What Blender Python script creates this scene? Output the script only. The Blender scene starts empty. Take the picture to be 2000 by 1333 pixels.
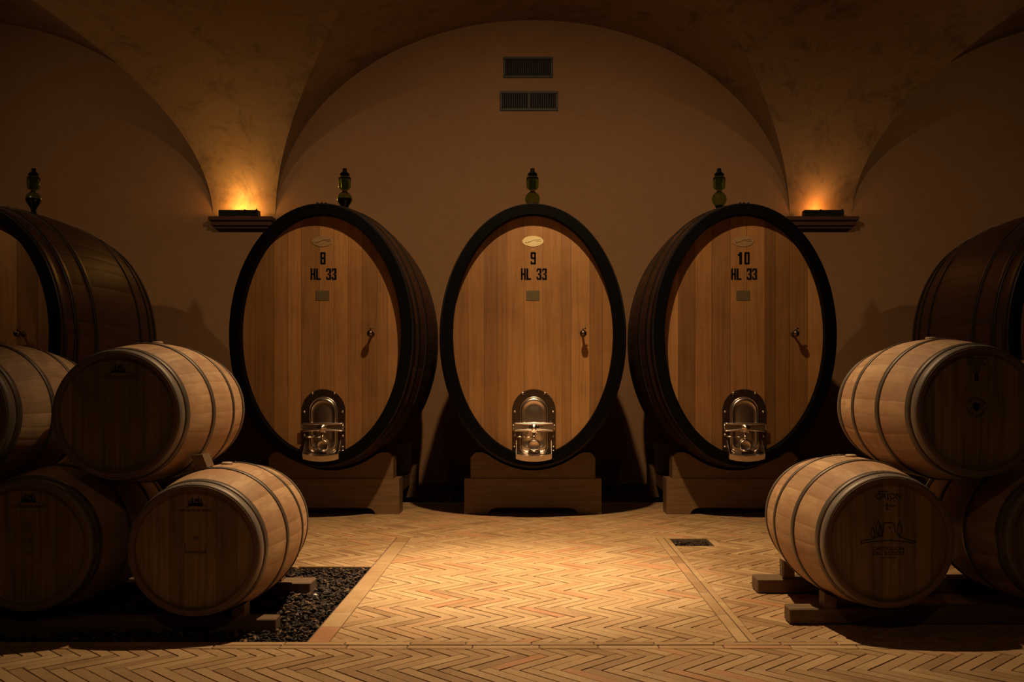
import bpy, math, random
from math import pi, sin, cos, sqrt, radians as R
from mathutils import Vector, Matrix
S = bpy.context.scene
COL = S.collection
random.seed(7)

# ------------------------------------------------------------------ helpers
def link(o, parent=None):
    COL.objects.link(o)
    if parent: o.parent = parent
    return o

def tag(o, label=None, cat=None, group=None, kind=None):
    if label: o['label'] = label
    if cat: o['category'] = cat
    if group: o['group'] = group
    if kind: o['kind'] = kind
    return o

def empty(name, loc, rz=0.0):
    o = bpy.data.objects.new(name, None); o.empty_display_size = .1
    link(o); o.location = loc; o.rotation_euler = (0, 0, rz)
    return o

class MB:
    def __init__(s): s.v = []; s.f = []; s.t = []; s.m = []; s.sm = []
    def add(s, vs, fs, tint=.5, mat=0, smooth=False):
        b = len(s.v); s.v += [tuple(v) for v in vs]
        for f in fs:
            s.f.append(tuple(b+i for i in f)); s.t.append(tint); s.m.append(mat); s.sm.append(smooth)
        return s
    def box(s, x0, x1, y0, y1, z0, z1, bev=0.0, tint=.5, mat=0, M=None):
        b = bev
        if b <= 0:
            vs = [(x, y, z) for x in (x0, x1) for y in (y0, y1) for z in (z0, z1)]
            fs = [(0,1,3,2),(4,6,7,5),(0,4,5,1),(2,3,7,6),(0,2,6,4),(1,5,7,3)]
        else:
            vs = []; idx = {}
            X = (x0, x1); Y = (y0, y1); Z = (z0, z1); sg = (1, -1)
            for i in (0,1):
                for j in (0,1):
                    for k in (0,1):
                        idx[(i,j,k,'x')] = len(vs); vs.append((X[i], Y[j]+sg[j]*b, Z[k]+sg[k]*b))
                        idx[(i,j,k,'y')] = len(vs); vs.append((X[i]+sg[i]*b, Y[j], Z[k]+sg[k]*b))
                        idx[(i,j,k,'z')] = len(vs); vs.append((X[i]+sg[i]*b, Y[j]+sg[j]*b, Z[k]))
            fs = []
            cyc = [(0,0),(1,0),(1,1),(0,1)]
            for i in (0,1):
                fs.append([idx[(i,a,c,'x')] for a,c in cyc]); fs.append([idx[(a,i,c,'y')] for a,c in cyc]); fs.append([idx[(a,c,i,'z')] for a,c in cyc])
            for i in (0,1):
                for j in (0,1):
                    fs.append([idx[(i,j,0,'x')],idx[(i,j,1,'x')],idx[(i,j,1,'y')],idx[(i,j,0,'y')]])
                    fs.append([idx[(i,0,j,'x')],idx[(i,1,j,'x')],idx[(i,1,j,'z')],idx[(i,0,j,'z')]])
                    fs.append([idx[(0,i,j,'y')],idx[(1,i,j,'y')],idx[(1,i,j,'z')],idx[(0,i,j,'z')]])
                    for k in (0,1):
                        fs.append([idx[(i,j,k,'x')],idx[(i,j,k,'y')],idx[(i,j,k,'z')]])
        if M is not None: vs = [tuple(M @ Vector(v)) for v in vs]
        return s.add(vs, fs, tint, mat)
    def prism(s, poly, y0, y1, tint=.5, mat=0, M=None):
        """poly in XZ, extruded along Y"""
        n = len(poly)
        vs = [(x, y0, z) for x, z in poly] + [(x, y1, z) for x, z in poly]
        fs = [tuple(range(n)), tuple(range(2*n-1, n-1, -1))] + [(i, (i+1) % n, n+(i+1) % n, n+i) for i in range(n)]
        if M is not None: vs = [tuple(M @ Vector(v)) for v in vs]
        return s.add(vs, fs, tint, mat)
    def lathe(s, prof, n=32, M=None, tint=.5, mat=0, smooth=True, ax=1, az=1):
        """prof [(r, h)] about +Z"""
        vs = []; fs = []
        for r, h in prof:
            for i in range(n):
                a = 2*pi*i/n; vs.append((r*cos(a)*ax, r*sin(a)*az, h))
        for k in range(len(prof)-1):
            for i in range(n):
                j = (i+1) % n
                fs.append((k*n+i, k*n+j, (k+1)*n+j, (k+1)*n+i))
        if prof[0][0] > 1e-6: fs.append(tuple(range(n-1, -1, -1)))
        if prof[-1][0] > 1e-6: fs.append(tuple(range((len(prof)-1)*n, len(prof)*n)))
        if M is not None: vs = [tuple(M @ Vector(v)) for v in vs]
        return s.add(vs, fs, tint, mat, smooth)
    def tube(s, pts, r, n=10, closed=False, tint=.5, mat=0):
        P = [Vector(p) for p in pts]; m = len(P); vs = []; fs = []
        rr = r if isinstance(r, (list, tuple)) else [r]*m
        up = None
        for i in range(m):
            if closed: t = P[(i+1) % m]-P[i-1]
            else: t = P[min(i+1, m-1)]-P[max(i-1, 0)]
            t.normalize()
            if up is None: up = Vector((0, 1, 0)) if abs(t.y) < .9 else Vector((1, 0, 0))
            u = (up - t*up.dot(t)).normalized(); w = t.cross(u); up = u
            for k in range(n):
                a = 2*pi*k/n; vs.append(P[i]+(u*cos(a)+w*sin(a))*rr[i])
        for i in range(m if closed else m-1):
            j = (i+1) % m
            for k in range(n):
                l = (k+1) % n; fs.append((i*n+k, i*n+l, j*n+l, j*n+k))
        if not closed:
            fs.append(tuple(range(n-1, -1, -1))); fs.append(tuple(range((m-1)*n, m*n)))
        return s.add(vs, fs, tint, mat, True)
    def build(s, name, mats, parent=None, fix=True):
        me = bpy.data.meshes.new(name)
        me.from_pydata(s.v, [], s.f); me.update()
        if not isinstance(mats, (list, tuple)): mats = [mats]
        for m in mats: me.materials.append(m)
        a = me.attributes.new('tint', 'FLOAT', 'FACE'); a.data.foreach_set('value', s.t)
        me.polygons.foreach_set('material_index', s.m); me.polygons.foreach_set('use_smooth', s.sm)
        if fix and len(s.f) < 60000:
            import bmesh
            bm = bmesh.new(); bm.from_mesh(me); bmesh.ops.recalc_face_normals(bm, faces=bm.faces); bm.to_mesh(me); bm.free()
        o = bpy.data.objects.new(name, me)
        return link(o, parent)

YAX = Matrix(((1,0,0,0),(0,0,1,0),(0,-1,0,0),(0,0,0,1)))      # local Z -> +Y
YNEG = Matrix(((1,0,0,0),(0,0,-1,0),(0,1,0,0),(0,0,0,1)))     # local Z -> -Y
def T(x, y, z): return Matrix.Translation((x, y, z))

# ------------------------------------------------------------------ materials
def newmat(name):
    m = bpy.data.materials.new(name); m.use_nodes = True
    nt = m.node_tree; b = nt.nodes['Principled BSDF']
    return m, nt, b
def N(nt, t, **k):
    n = nt.nodes.new(t)
    for a, v in k.items(): setattr(n, a, v)
    return n
def coords(nt, scale=(1,1,1), loc=(0,0,0)):
    tc = N(nt, 'ShaderNodeTexCoord'); mp = N(nt, 'ShaderNodeMapping')
    mp.inputs['Scale'].default_value = scale; mp.inputs['Location'].default_value = loc
    nt.links.new(tc.outputs['Object'], mp.inputs[0]); return mp.outputs[0]
def noise(nt, vec, sc, det=4, rough=.55, dist=0):
    n = N(nt, 'ShaderNodeTexNoise'); n.inputs['Scale'].default_value = sc
    n.inputs['Detail'].default_value = det; n.inputs['Roughness'].default_value = rough; n.inputs['Distortion'].default_value = dist
    nt.links.new(vec, n.inputs['Vector']); return n.outputs['Fac']
def ramp(nt, fac, stops):
    r = N(nt, 'ShaderNodeValToRGB'); e = r.color_ramp.elements
    while len(e) > 1: e.remove(e[-1])
    e[0].position = stops[0][0]; e[0].color = (*stops[0][1], 1)
    for p, c in stops[1:]:
        q = e.new(p); q.color = (*c, 1)
    nt.links.new(fac, r.inputs[0]); return r.outputs[0]
def mix(nt, a, b, fac, mode='MIX'):
    m = N(nt, 'ShaderNodeMix', data_type='RGBA', blend_type=mode)
    for sock, v in ((m.inputs[0], fac), (m.inputs[6], a), (m.inputs[7], b)):
        if isinstance(v, (int, float)): sock.default_value = v
        elif isinstance(v, tuple): sock.default_value = (*v, 1)
        else: nt.links.new(v, sock)
    return m.outputs[2]
def bump(nt, b, h, strength=.3, dist=.002):
    n = N(nt, 'ShaderNodeBump'); n.inputs['Strength'].default_value = strength; n.inputs['Distance'].default_value = dist
    nt.links.new(h, n.inputs['Height']); nt.links.new(n.outputs[0], b.inputs['Normal'])
def attr(nt, name):
    a = N(nt, 'ShaderNodeAttribute'); a.attribute_name = name; return a.outputs['Fac']
def plain(name, col, rough=.5, metal=0.0, spec=.5):
    m, nt, b = newmat(name)
    b.inputs['Specular IOR Level'].default_value = spec
    b.inputs['Base Color'].default_value = (*col, 1); b.inputs['Roughness'].default_value = rough; b.inputs['Metallic'].default_value = metal
    v = coords(nt); n = noise(nt, v, 14, 4)
    c = mix(nt, tuple(x*.75 for x in col), tuple(min(1, x*1.2) for x in col), n)
    nt.links.new(c, b.inputs['Base Color'])
    return m

def wood(name, stops, grain=(30, 1.2, 1.2), sc=4, rough=.5, bl=None, mottle=.35, g=.75):
    """tint attribute chooses the board's tone, stretched noise gives grain"""
    gw = g
    m, nt, b = newmat(name)
    base = ramp(nt, attr(nt, 'tint'), stops)
    v = coords(nt, grain); g = noise(nt, v, sc, 6, .6, .4)
    gr = ramp(nt, g, [(.3, (.5, .46, .42)), (.5, (1, 1, 1)), (.72, (1.3, 1.26, 1.2))])
    c = mix(nt, base, gr, gw, 'MULTIPLY')
    v2 = coords(nt); n2 = noise(nt, v2, 3.2, 5, .6, .3)
    st = ramp(nt, n2, [(.3, (.72, .66, .6)), (.55, (1, 1, 1)), (.75, (1.12, 1.1, 1.1))])
    c = mix(nt, c, st, mottle, 'MULTIPLY')
    if bl:   # blotches of another colour
        n3 = noise(nt, coords(nt, (1, 1, 1), (4, 2, 7)), 6, 6, .65, .6)
        f = ramp(nt, n3, [(.48, (0, 0, 0)), (.66, (1, 1, 1))])
        c = mix(nt, c, bl, f)
    nt.links.new(c, b.inputs['Base Color']); b.inputs['Roughness'].default_value = rough
    bump(nt, b, g, .25, .002)
    return m

HEADW = wood('oak_cask_head', [(0, (.15, .066, .019)), (.5, (.26, .118, .036)), (1, (.37, .178, .058))], (22, 22, .8), 2.0, .42, mottle=.6, g=.5)
BODYW = wood('dark_varnished_staves', [(0, (.036, .014, .007)), (1, (.062, .024, .011))], (22, 1, 22), 2, .52)
BODYW.node_tree.nodes['Principled BSDF'].inputs['Specular IOR Level'].default_value = .3
RIMB = plain('black_painted_rim', (.0022, .0016, .0014), .6, 0, .05)
IRON = plain('black_iron_hoop', (.022, .014, .011), .42, .5)
STANDW = wood('stand_timber', [(0, (.12, .062, .024)), (1, (.18, .095, .038))], (1.2, 12, 26), 2.2, .5)
BARW = wood('barrique_staves', [(0, (.32, .188, .100)), (.5, (.41, .25, .135)), (1, (.48, .305, .165))], (20, 1.6, 20), 2.0, .6, bl=(.36, .185, .10), mottle=.6, g=.5)
BHEAD = wood('barrique_head', [(0, (.16, .098, .036)), (1, (.27, .168, .064))], (24, 24, 1.2), 2.2, .6, mottle=.6)
CHIME = plain('bare_stave_ends', (.15, .085, .045), .7)
GALV = plain('dull_galvanised_hoop_lit', (.20, .16, .13), .55, .4)  # end hoops: glancing light painted in as a lighter tone
GALVD = plain('dull_galvanised_hoop_unlit', (.12, .092, .072), .5, .5)  # same metal as the end hoops, darker where no glancing light is painted
STEEL = plain('polished_steel', (.60, .50, .42), .28, 1)
STEEL2 = plain('brushed_steel', (.13, .088, .060), .38, 1)
BEAMW = wood('rack_timber', [(0, (.10, .056, .026)), (1, (.16, .092, .044))], (1.2, 18, 18), 3, .7)
INK = plain('black_stencil_ink', (.0025, .0022, .0022), .7, 0, .08)
BRAND = plain('burnt_branding', (.014, .006, .003), .8, 0, .1)
FAINT = plain('faded_burnt_branding', (.105, .065, .028), .7)
PLAQ = plain('cream_enamel_plaque', (.72, .58, .30), .35)
PLAQ_SHADE = plain('shaded_cream_plaque', (.27, .16, .07), .35, .1)  # the cream plaque again, with shade on the other casks put into its colour
BRASS = plain('dull_brass', (.20, .15, .07), .38, .6)
TERRA = plain('terracotta_tile', (.085, .034, .020), .8, 0, .2)
BLACKM = plain('black_lamp_housing', (.004, .003, .003), .5, 0, .1)
VENTM = plain('dark_grille_metal', (.028, .018, .012), .5, .3)
VOIDM = plain('vent_shaft', (.006, .004, .003), .9)
STONEW = plain('white_pebble', (.8, .75, .66), .35)
BUNGM = plain('bung_silicone', (.42, .30, .20), .6)
MORTAR = plain('lime_mortar', (.125, .075, .042), .9)

def glassmat(name, col, rough=.03):
    m, nt, b = newmat(name)
    b.inputs['Base Color'].default_value = (*col, 1); b.inputs['Roughness'].default_value = rough
    b.inputs['Transmission Weight'].default_value = 1; b.inputs['IOR'].default_value = 1.35
    return m
GLASS = glassmat('green_bottle_glass', (.48, .60, .2))
WINE = plain('dark_airlock_liquid', (.012, .006, .008), .1)

# plaster
def plaster(name, base, dirt, dirt_lo, dirt_hi, bumpy=.25):
    m, nt, b = newmat(name)
    v = coords(nt); n1 = noise(nt, v, 1.1, 6, .6, .2); n2 = noise(nt, v, 9, 8, .7, .3)
    c = mix(nt, tuple(x*.86 for x in base), tuple(x*1.1 for x in base), n1)
    f = ramp(nt, n2, [(.35, (.86, .86, .86)), (.7, (1.06, 1.06, 1.06))]); c = mix(nt, c, f, .6, 'MULTIPLY')
    n3 = noise(nt, coords(nt, (1, 1, .8), (3.3, 1.7, .4)), 2.6, 10, .78, .5)
    f = ramp(nt, n3, [(dirt_lo, (0, 0, 0)), (dirt_hi, (1, 1, 1))]); c = mix(nt, c, dirt, f)
    nt.links.new(c, b.inputs['Base Color']); b.inputs['Roughness'].default_value = .85
    bump(nt, b, n2, bumpy, .01)
    return m
WALLM = plaster('tan_wall_plaster', (.31, .158, .070), (.21, .10, .046), .66, .85, .12)
VAULTM = plaster('stained_vault_plaster', (.29, .165, .072), (.11, .062, .026), .50, .70, .3)

# brick floor
def brickmat():
    m, nt, b = newmat('worn_clay_brick')
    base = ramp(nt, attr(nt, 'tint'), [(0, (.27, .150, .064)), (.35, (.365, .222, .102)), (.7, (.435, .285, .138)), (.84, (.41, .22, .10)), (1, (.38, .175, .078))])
    v = coords(nt); n1 = noise(nt, v, 5, 6, .65, .3); n2 = noise(nt, v, 60, 6, .7)
    f = ramp(nt, n1, [(.3, (.72, .68, .62)), (.6, (1.05, 1.05, 1.05))]); c = mix(nt, base, f, .6, 'MULTIPLY')
    f = ramp(nt, n2, [(.3, (.6, .55, .5)), (.5, (1, 1, 1)), (.8, (1.12, 1.1, 1.08))]); c = mix(nt, c, f, .55, 'MULTIPLY')
    nt.links.new(c, b.inputs['Base Color']); b.inputs['Roughness'].default_value = .62
    bump(nt, b, n2, .35, .003)
    return m
BRICK = brickmat()
def gravelmat():
    m, nt, b = newmat('dark_gravel')
    c = ramp(nt, attr(nt, 'tint'), [(0, (.008, .005, .004)), (.6, (.036, .020, .011)), (.9, (.085, .046, .024)), (1, (.2, .11, .06))])
    nt.links.new(c, b.inputs['Base Color']); b.inputs['Roughness'].default_value = .6; b.inputs['Specular IOR Level'].default_value = .22
    return m
GRAV = gravelmat()
EARTH = plain('dark_earth', (.02, .014, .011), .9)

# ------------------------------------------------------------------ writing
def text_data(body, size, w=None):
    cu = bpy.data.curves.new('t', 'FONT'); cu.body = body; cu.size = size; cu.align_x = 'CENTER'; cu.align_y = 'CENTER'
    cu.extrude = .0006; cu.resolution_u = 3
    o = bpy.data.objects.new('t', cu); COL.objects.link(o)
    dg = bpy.context.evaluated_depsgraph_get(); dg.update()
    me = o.evaluated_get(dg).to_mesh()
    vs = [tuple(v.co) for v in me.vertices]; fs = [tuple(p.vertices) for p in me.polygons]
    o.evaluated_get(dg).to_mesh_clear(); bpy.data.objects.remove(o)
    if w and vs:
        x0 = min(v[0] for v in vs); x1 = max(v[0] for v in vs); k = w/(x1-x0)
        vs = [(v[0]*k, v[1], v[2]) for v in vs]
    return vs, fs
def put_text(mb, body, size, x, z, y, w=None, rot=0.0):
    vs, fs = text_data(body, size, w)
    c, s_ = cos(rot), sin(rot)
    mb.add([(x+v[0]*c-v[1]*s_, y-v[2], z+v[0]*s_+v[1]*c) for v in vs], fs)
def stroke(mb, pts, w, y):
    """flat pen line on the head, XZ"""
    for (x0, z0), (x1, z1) in zip(pts[:-1], pts[1:]):
        dx, dz = x1-x0, z1-z0; l = sqrt(dx*dx+dz*dz) or 1; nx, nz = -dz/l*w/2, dx/l*w/2; ex, ez = dx/l*w/3, dz/l*w/3
        mb.prism([(x0-ex+nx, z0-ez+nz), (x1+ex+nx, z1+ez+nz), (x1+ex-nx, z1+ez-nz), (x0-ex-nx, z0-ez-nz)], y-.0008, y+.0004)
GL = {  # tall stencil figures: boxes (x0,x1,z0,z1) in a 0..1 by 0..1 cell
 'H': [(0,.36,0,1),(.64,1,0,1),(.36,.64,.42,.58)],
 'L': [(0,.40,0,1),(.40,1,0,.14)],
 '3': [(.60,1,0,.47),(.60,1,.53,1),(.1,.66,.86,1),(.1,.66,0,.14),(.3,.66,.43,.57),(.0,.3,.72,.9),(.0,.3,.1,.28)],
 '8': [(0,.36,.04,.46),(.64,1,.04,.46),(0,.36,.54,.96),(.64,1,.54,.96),(.1,.9,.86,1),(.1,.9,0,.14),(.1,.9,.43,.57)],
 '9': [(0,.36,.5,.96),(.64,1,.04,.96),(.1,.9,.86,1),(.05,.9,0,.14),(.1,.9,.43,.57),(0,.3,.04,.26)],
 '1': [(.35,.85,0,1),(.1,.35,.70,.86)],
 '0': [(0,.36,.04,.96),(.64,1,.04,.96),(.1,.9,.86,1),(.1,.9,0,.14)],
}
def worn_line(mb, x0, x1, z0, z1, h, y, seed=1):
    """a line of lettering too worn and small to read: uneven letter stems and bars"""
    q = random.Random(seed+int(abs(z0)*1e4)); x = x0
    while x < x1-.003:
        w = h*q.uniform(.45, .7); z = z0+(z1-z0)*(x-x0)/(x1-x0); t = h*.2
        mb.box(x, x+t, y-.0008, y+.0004, z-h/2, z+h/2)
        k = q.randrange(3)
        if k != 1: mb.box(x, x+w, y-.0008, y+.0004, z+h/2-t, z+h/2)
        if k != 0: mb.box(x, x+w, y-.0008, y+.0004, z-h/2, z-h/2+t)
        x += w+h*.22
def stencil(mb, s, x, z, w, h, gap, y):
    tot = sum((w if c != ' ' else w*.9)+gap for c in s)-gap; cx = x-tot/2
    for c in s:
        if c == ' ': cx += w*.9+gap; continue
        for (a, b, p, q) in GL[c]: mb.box(cx+a*w, cx+b*w, y-.001, y+.0005, z-h/2+p*h, z-h/2+q*h)
        cx += w+gap

# ------------------------------------------------------------------ coopered vessels
def staves(mb, L, a, b, bulge, n, seed, y0=0.0, seg=14, sub=3, groove=.0025):
    """staves run along +Y, ellipse a x b grows by `bulge` at mid-length"""
    rnd = random.Random(seed)
    ws = [rnd.uniform(.75, 1.25) for _ in range(n)]; tot = sum(ws); ang = 0
    for w in ws:
        a0 = ang; a1 = ang+2*pi*w/tot; ang = a1; tint = rnd.random()
        vs = []; fs = []
        eps = (a1-a0)*.03
        cols = [(a0, -groove)] + [(a0+eps+(a1-a0-2*eps)*k/sub, 0) for k in range(sub+1)] + [(a1, -groove)]
        for i in range(seg+1):
            t = i/seg; d = bulge*(1-(2*t-1)**2)
            for (th, off) in cols:
                vs.append(((a+d+off)*cos(th), y0+L*t, (b+d+off)*sin(th)))
        m = len(cols)
        for i in range(seg):
            for k in range(m-1): fs.append((i*m+k, i*m+k+1, (i+1)*m+k+1, (i+1)*m+k))
        mb.add(vs, fs, tint, 0, True)
def hoop(mb, L, a, b, bulge, o0, o1, th=.004, n=96, y0=0.0):
    vs = []; fs = []
    def d(o): return bulge*(1-(2*o/L-1)**2)
    ring = [(o0, -.006), (o0, th), ((o0+o1)/2, th+.0015), (o1, th), (o1, -.006)]
    for (o, off) in ring:
        for i in range(n):
            t = 2*pi*i/n; vs.append(((a+d(o)+off)*cos(t), y0+o, (b+d(o)+off)*sin(t)))
    for k in range(4):
        for i in range(n):
            j = (i+1) % n; fs.append((k*n+i, k*n+j, (k+1)*n+j, (k+1)*n+i))
    mb.add(vs, fs, .5, 0, False)
    for f in range(len(mb.sm)-len(fs), len(mb.sm)): mb.sm[f] = True if (f-(len(mb.sm)-len(fs)))//n in (1, 2) else False
def head(mb, a, b, y, cuts, tints, thick=.03, g=.0022):
    xs = [-a]+cuts+[a]
    for i in range(len(xs)-1):
        x0, x1 = xs[i]+g*.6, xs[i+1]-g*.6; k = 9
        def zz(x): return b*sqrt(max(0, 1-(x/a)**2))
        top = [(x0+(x1-x0)*j/k) for j in range(k+1)]
        outer = [(x, zz(x)) for x in top]+[(x, -zz(x)) for x in reversed(top)]
        mb.prism(outer, y, y+thick, tints[i % len(tints)])
    # slightly sunk backing so that joints read as thin dark lines
    pts = [(a*.999*cos(2*pi*i/64), b*.999*sin(2*pi*i/64)) for i in range(64)]
    mb.prism(pts, y+.004, y+thick*.8, -.6)
def annulus(mb, a, b, th, y0, y1, n=128, round_=.006):
    vs = []; fs = []
    prof = [(-.0, y1), (0, y0+round_), (-round_, y0), (-th+round_, y0), (-th, y0+round_), (-th, y1)]
    for off, y in prof:
        for i in range(n):
            t = 2*pi*i/n; vs.append(((a+off)*cos(t), y, (b+off)*sin(t)))
    m = len(prof)
    for k in range(m):
        for i in range(n):
            j = (i+1) % n; fs.append((k*n+i, k*n+j, ((k+1) % m)*n+j, ((k+1) % m)*n+i))
    mb.add(vs, fs, .5, 0, False)

# ---- big oval cask
CA, CB, CL, CBU = .78, 1.12, 2.2, .085
def arch_poly(hw, z0, z1, n=20, rb=0.0):
    pts = []
    if rb > 0:
        for i in range(7):
            t = pi+pi/2*i/6; pts.append((-hw+rb+rb*cos(t), z0+rb+rb*sin(t)))
        for i in range(7):
            t = -pi/2+pi/2*i/6; pts.append((hw-rb+rb*cos(t), z0+rb+rb*sin(t)))
    else: pts += [(-hw, z0), (hw, z0)]
    for i in range(n+1):
        t = pi*i/n; pts.append((hw*cos(t), z1-hw+hw*sin(t)))
    return pts
def make_cask(X, number, seed, label, plaque, cuts, tints):
    CZ = 1.591; YF = 8.5
    root = empty('oval_cask', (X, YF, .43)); tag(root, label, 'cask', 'giant oval wine casks along the back wall')
    z = CZ-.43; off = T(0, 0, z)
    def bd(mb, name, mat, par=root):
        o = mb.build(name, mat, par)
        if par is root: o.location = (0, 0, z)
        return o
    m = MB(); staves(m, CL, CA-.004, CB-.004, CBU, 46, seed, 0.004, 14, 3, .0009); bd(m, 'staves', BODYW)
    m = MB(); annulus(m, CA, CB, .092, 0, .10); bd(m, 'front_rim', RIMB)
    m = MB(); annulus(m, CA, CB, .092, CL-.1, CL+.004); bd(m, 'rear_rim', RIMB)
    for o0, o1 in ((.02, .11), (.22, .29), (.55, .62), (1.58, 1.65), (1.91, 1.98), (2.09, 2.18)):
        m = MB(); hoop(m, CL, CA, CB, CBU, o0, o1, .005)
        for k in (-1, 0, 1):
            d = CBU*(1-(2*(o0+o1)/2/CL-1)**2)
            for q in (.25, .75):
                t = pi/2+k*.045; m.lathe([(.011, 0), (.009, .006), (0, .009)], 8, T((CA+d)*cos(t), o0+(o1-o0)*q, (CB+d)*sin(t)+.004))
        bd(m, 'hoop', IRON)
    hy = .088
    m = MB(); head(m, CA-.088, CB-.088, hy, cuts, tints); hd = bd(m, 'head', HEADW)
    m = MB(); head(m, CA-.088, CB-.088, CL-.12, cuts, tints); bd(m, 'rear_head', HEADW)
    # writing and plaques
    pz = (654.5-471)/226.0
    m = MB(); m.prism([(.091*cos(2*pi*i/40), pz+.046*sin(2*pi*i/40)) for i in range(40)], hy-.004, hy+.002)
    pl = m.build('maker_plaque', plaque, hd); tag(pl, 'oval cream plaque')
    m = MB(); m.prism([(-.068, pz-.006), (-.052, pz-.013), (-.050, pz-.017), (-.060, pz-.016)], hy-.0055, hy-.0035)
    for (x, zz, w) in ((-.042, -.010, .008), (-.030, -.005, .010), (-.018, -.001, .008), (-.006, .004, .007)): m.box(x-w/2, x+w/2, hy-.0055, hy-.0035, pz+zz-.002, pz+zz+.003)
    worn_line(m, .002, .066, pz+.009, pz+.013, .0075, hy-.0045); worn_line(m, .030, .074, pz, pz, .005, hy-.0045)
    m.build('plaque_writing', BRAND, hd)
    if number:
        m = MB(); stencil(m, number, .003, (654.5-504)/226., .046, .106, .014, hy-.0012); tag(m.build('stencilled_number', INK, hd), 'black stencilled ' + number)
        m = MB(); stencil(m, 'HL', .008-.0675, (654.5-535)/226., .042, .098, .005, hy-.0012); tag(m.build('stencilled_unit', INK, hd), 'black stencilled HL')
        m = MB(); stencil(m, '33', .008+.0675, (654.5-535)/226., .042, .098, .005, hy-.0012); tag(m.build('stencilled_volume', INK, hd), 'black stencilled 33')
    bz = (654.5-577)/226.
    m = MB(); m.box(-.06, .058, hy-.004, hy+.001, bz-.042, bz+.044, .001)
    for k in range(4): m.box(-.04, .04-.01*(k % 2), hy-.0048, hy-.004, bz-.024+k*.014, bz-.020+k*.014)
    m.build('brass_plate', BRASS, hd)
    # sampling cock
    m = MB(); M = T(.428, hy, .012) @ YNEG
    m.lathe([(.022, 0), (.022, .006), (.011, .010), (.010, .07), (.016, .078), (.026, .092), (.030, .108), (.024, .124), (.010, .132), (0, .133)], 20, M)
    m.tube([(.428, hy-.10, .03), (.428, hy-.10, .052), (.452, hy-.10, .056)], .006, 8)
    m.build('sampling_tap', STEEL2, root).location = (0, 0, z)
    # manhole door at the foot of the head
    dz0, dz1 = -1.028, -.465; hw = .188; cx = .008
    m = MB(); m.prism([(cx+x, zz) for x, zz in arch_poly(hw, dz0, dz1, 28)], hy-.008, hy+.004); dp = m.build('door_plate', STEEL2, root); dp.location = (0, 0, z)
    # rim tube round opening and domed cover
    ow = .118; oz0, oz1 = -1.008, -.535
    loop = arch_poly(ow, oz0, oz1, 24, .05)
    m = MB(); m.tube([(cx+x, hy-.012, zz) for x, zz in loop], .0085, 8, True); m.build('door_rim', STEEL, dp)
    m = MB(); n = len(loop); cc = (sum(p[0] for p in loop)/n, sum(p[1] for p in loop)/n)
    vs = []; fs = []; rings = [(1.0, -.008), (.96, -.020), (.86, -.030), (.84, -.027), (.60, -.033), (.3, -.037)]
    for sc, dy in rings:
        for (x, zz) in loop: vs.append((cx+cc[0]+(x-cc[0])*sc, hy+dy, cc[1]+(zz-cc[1])*sc))
    vs.append((cx+cc[0], hy-.038, cc[1]))
    for k in range(len(rings)-1):
        for i in range(n): fs.append((k*n+i, k*n+(i+1) % n, (k+1)*n+(i+1) % n, (k+1)*n+i))
    for i in range(n): fs.append(((len(rings)-1)*n+i, (len(rings)-1)*n+(i+1) % n, len(vs)-1))
    m.add(vs, fs, .5, 0, True); m.build('door_cover', STEEL, dp)
    # cross bar: two bowed bars pinched at the middle, end straps
    bz = -.795
    m = MB()
    for sgn, h0, h1 in ((1, .036, .030), (-1, .030, .022)):
        pts = []; rr = []
        for i in range(17):
            u = -1+i/8; pts.append((cx+u*.178, hy-.055-.012*(1-u*u), bz+sgn*(h0-(.012 if sgn < 0 else -.006)*(1-abs(u))**1.0 - (h1*.2)*(1-u*u)))); rr.append(.0075+.004*(1-abs(u)))
        m.tube(pts, rr, 10)
    web = [(-.176, -.024), (-.06, -.030), (0, -.034), (.06, -.030), (.176, -.024), (.176, .030), (.06, .034), (0, .038), (-.06, .034), (-.176, .030)]
    m.prism([(cx+x, bz+zz) for x, zz in web], hy-.058, hy-.052)
    for sx in (-1, 1): m.tube([(cx+sx*.176, hy-.052, bz-.030), (cx+sx*.176, hy-.052, bz+.036)], .007, 8); m.tube([(cx+sx*.172, hy, bz), (cx+sx*.172, hy-.055, bz)], .010, 8)
    m.build('cross_bar', STEEL, dp)
    m = MB(); M = T(cx, hy-.052, bz) @ YNEG
    m.lathe([(.012, -.02), (.012, .0), (.040, .002), (.043, .014), (.034, .022), (.018, .026), (.012, .036), (0, .037)], 24, M)
    for k in range(4):
        t = k*pi/2+.6; m.tube([(cx+.03*cos(t), hy-.066, bz+.03*sin(t)), (cx+.052*cos(t), hy-.066, bz+.052*sin(t))], .008, 8)
    m.build('hand_nut', STEEL, dp)
    # lever valve and round cap below the bar
    m = MB(); m.tube([(cx+.0, hy-.055, bz-.082), (cx-.085, hy-.055, bz-.079)], .0045, 8); m.tube([(cx-.085, hy-.055, bz-.079), (cx-.158, hy-.055, bz-.077)], .0085, 10)
    m.tube([(cx, hy-.03, bz-.045), (cx, hy-.05, bz-.082), (cx, hy-.055, bz-.10)], .012, 10); m.build('valve_lever', STEEL, dp)
    m = MB(); M = T(cx+.002, hy-.03, bz-.155) @ YNEG
    m.lathe([(.030, 0), (.030, .018), (.052, .020), (.054, .030), (.046, .038), (.040, .034), (0, .036)], 32, M)
    m.tube([(cx-.035, hy-.07, bz-.19), (cx, hy-.072, bz-.198), (cx+.035, hy-.07, bz-.19)], .008, 8)
    m.build('tap_cap', STEEL, dp)
    # drip lip with two side cheeks, sticks out over the rim
    m = MB(); zl = -1.004
    vs = []; fs = []
    ks = 12
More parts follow.
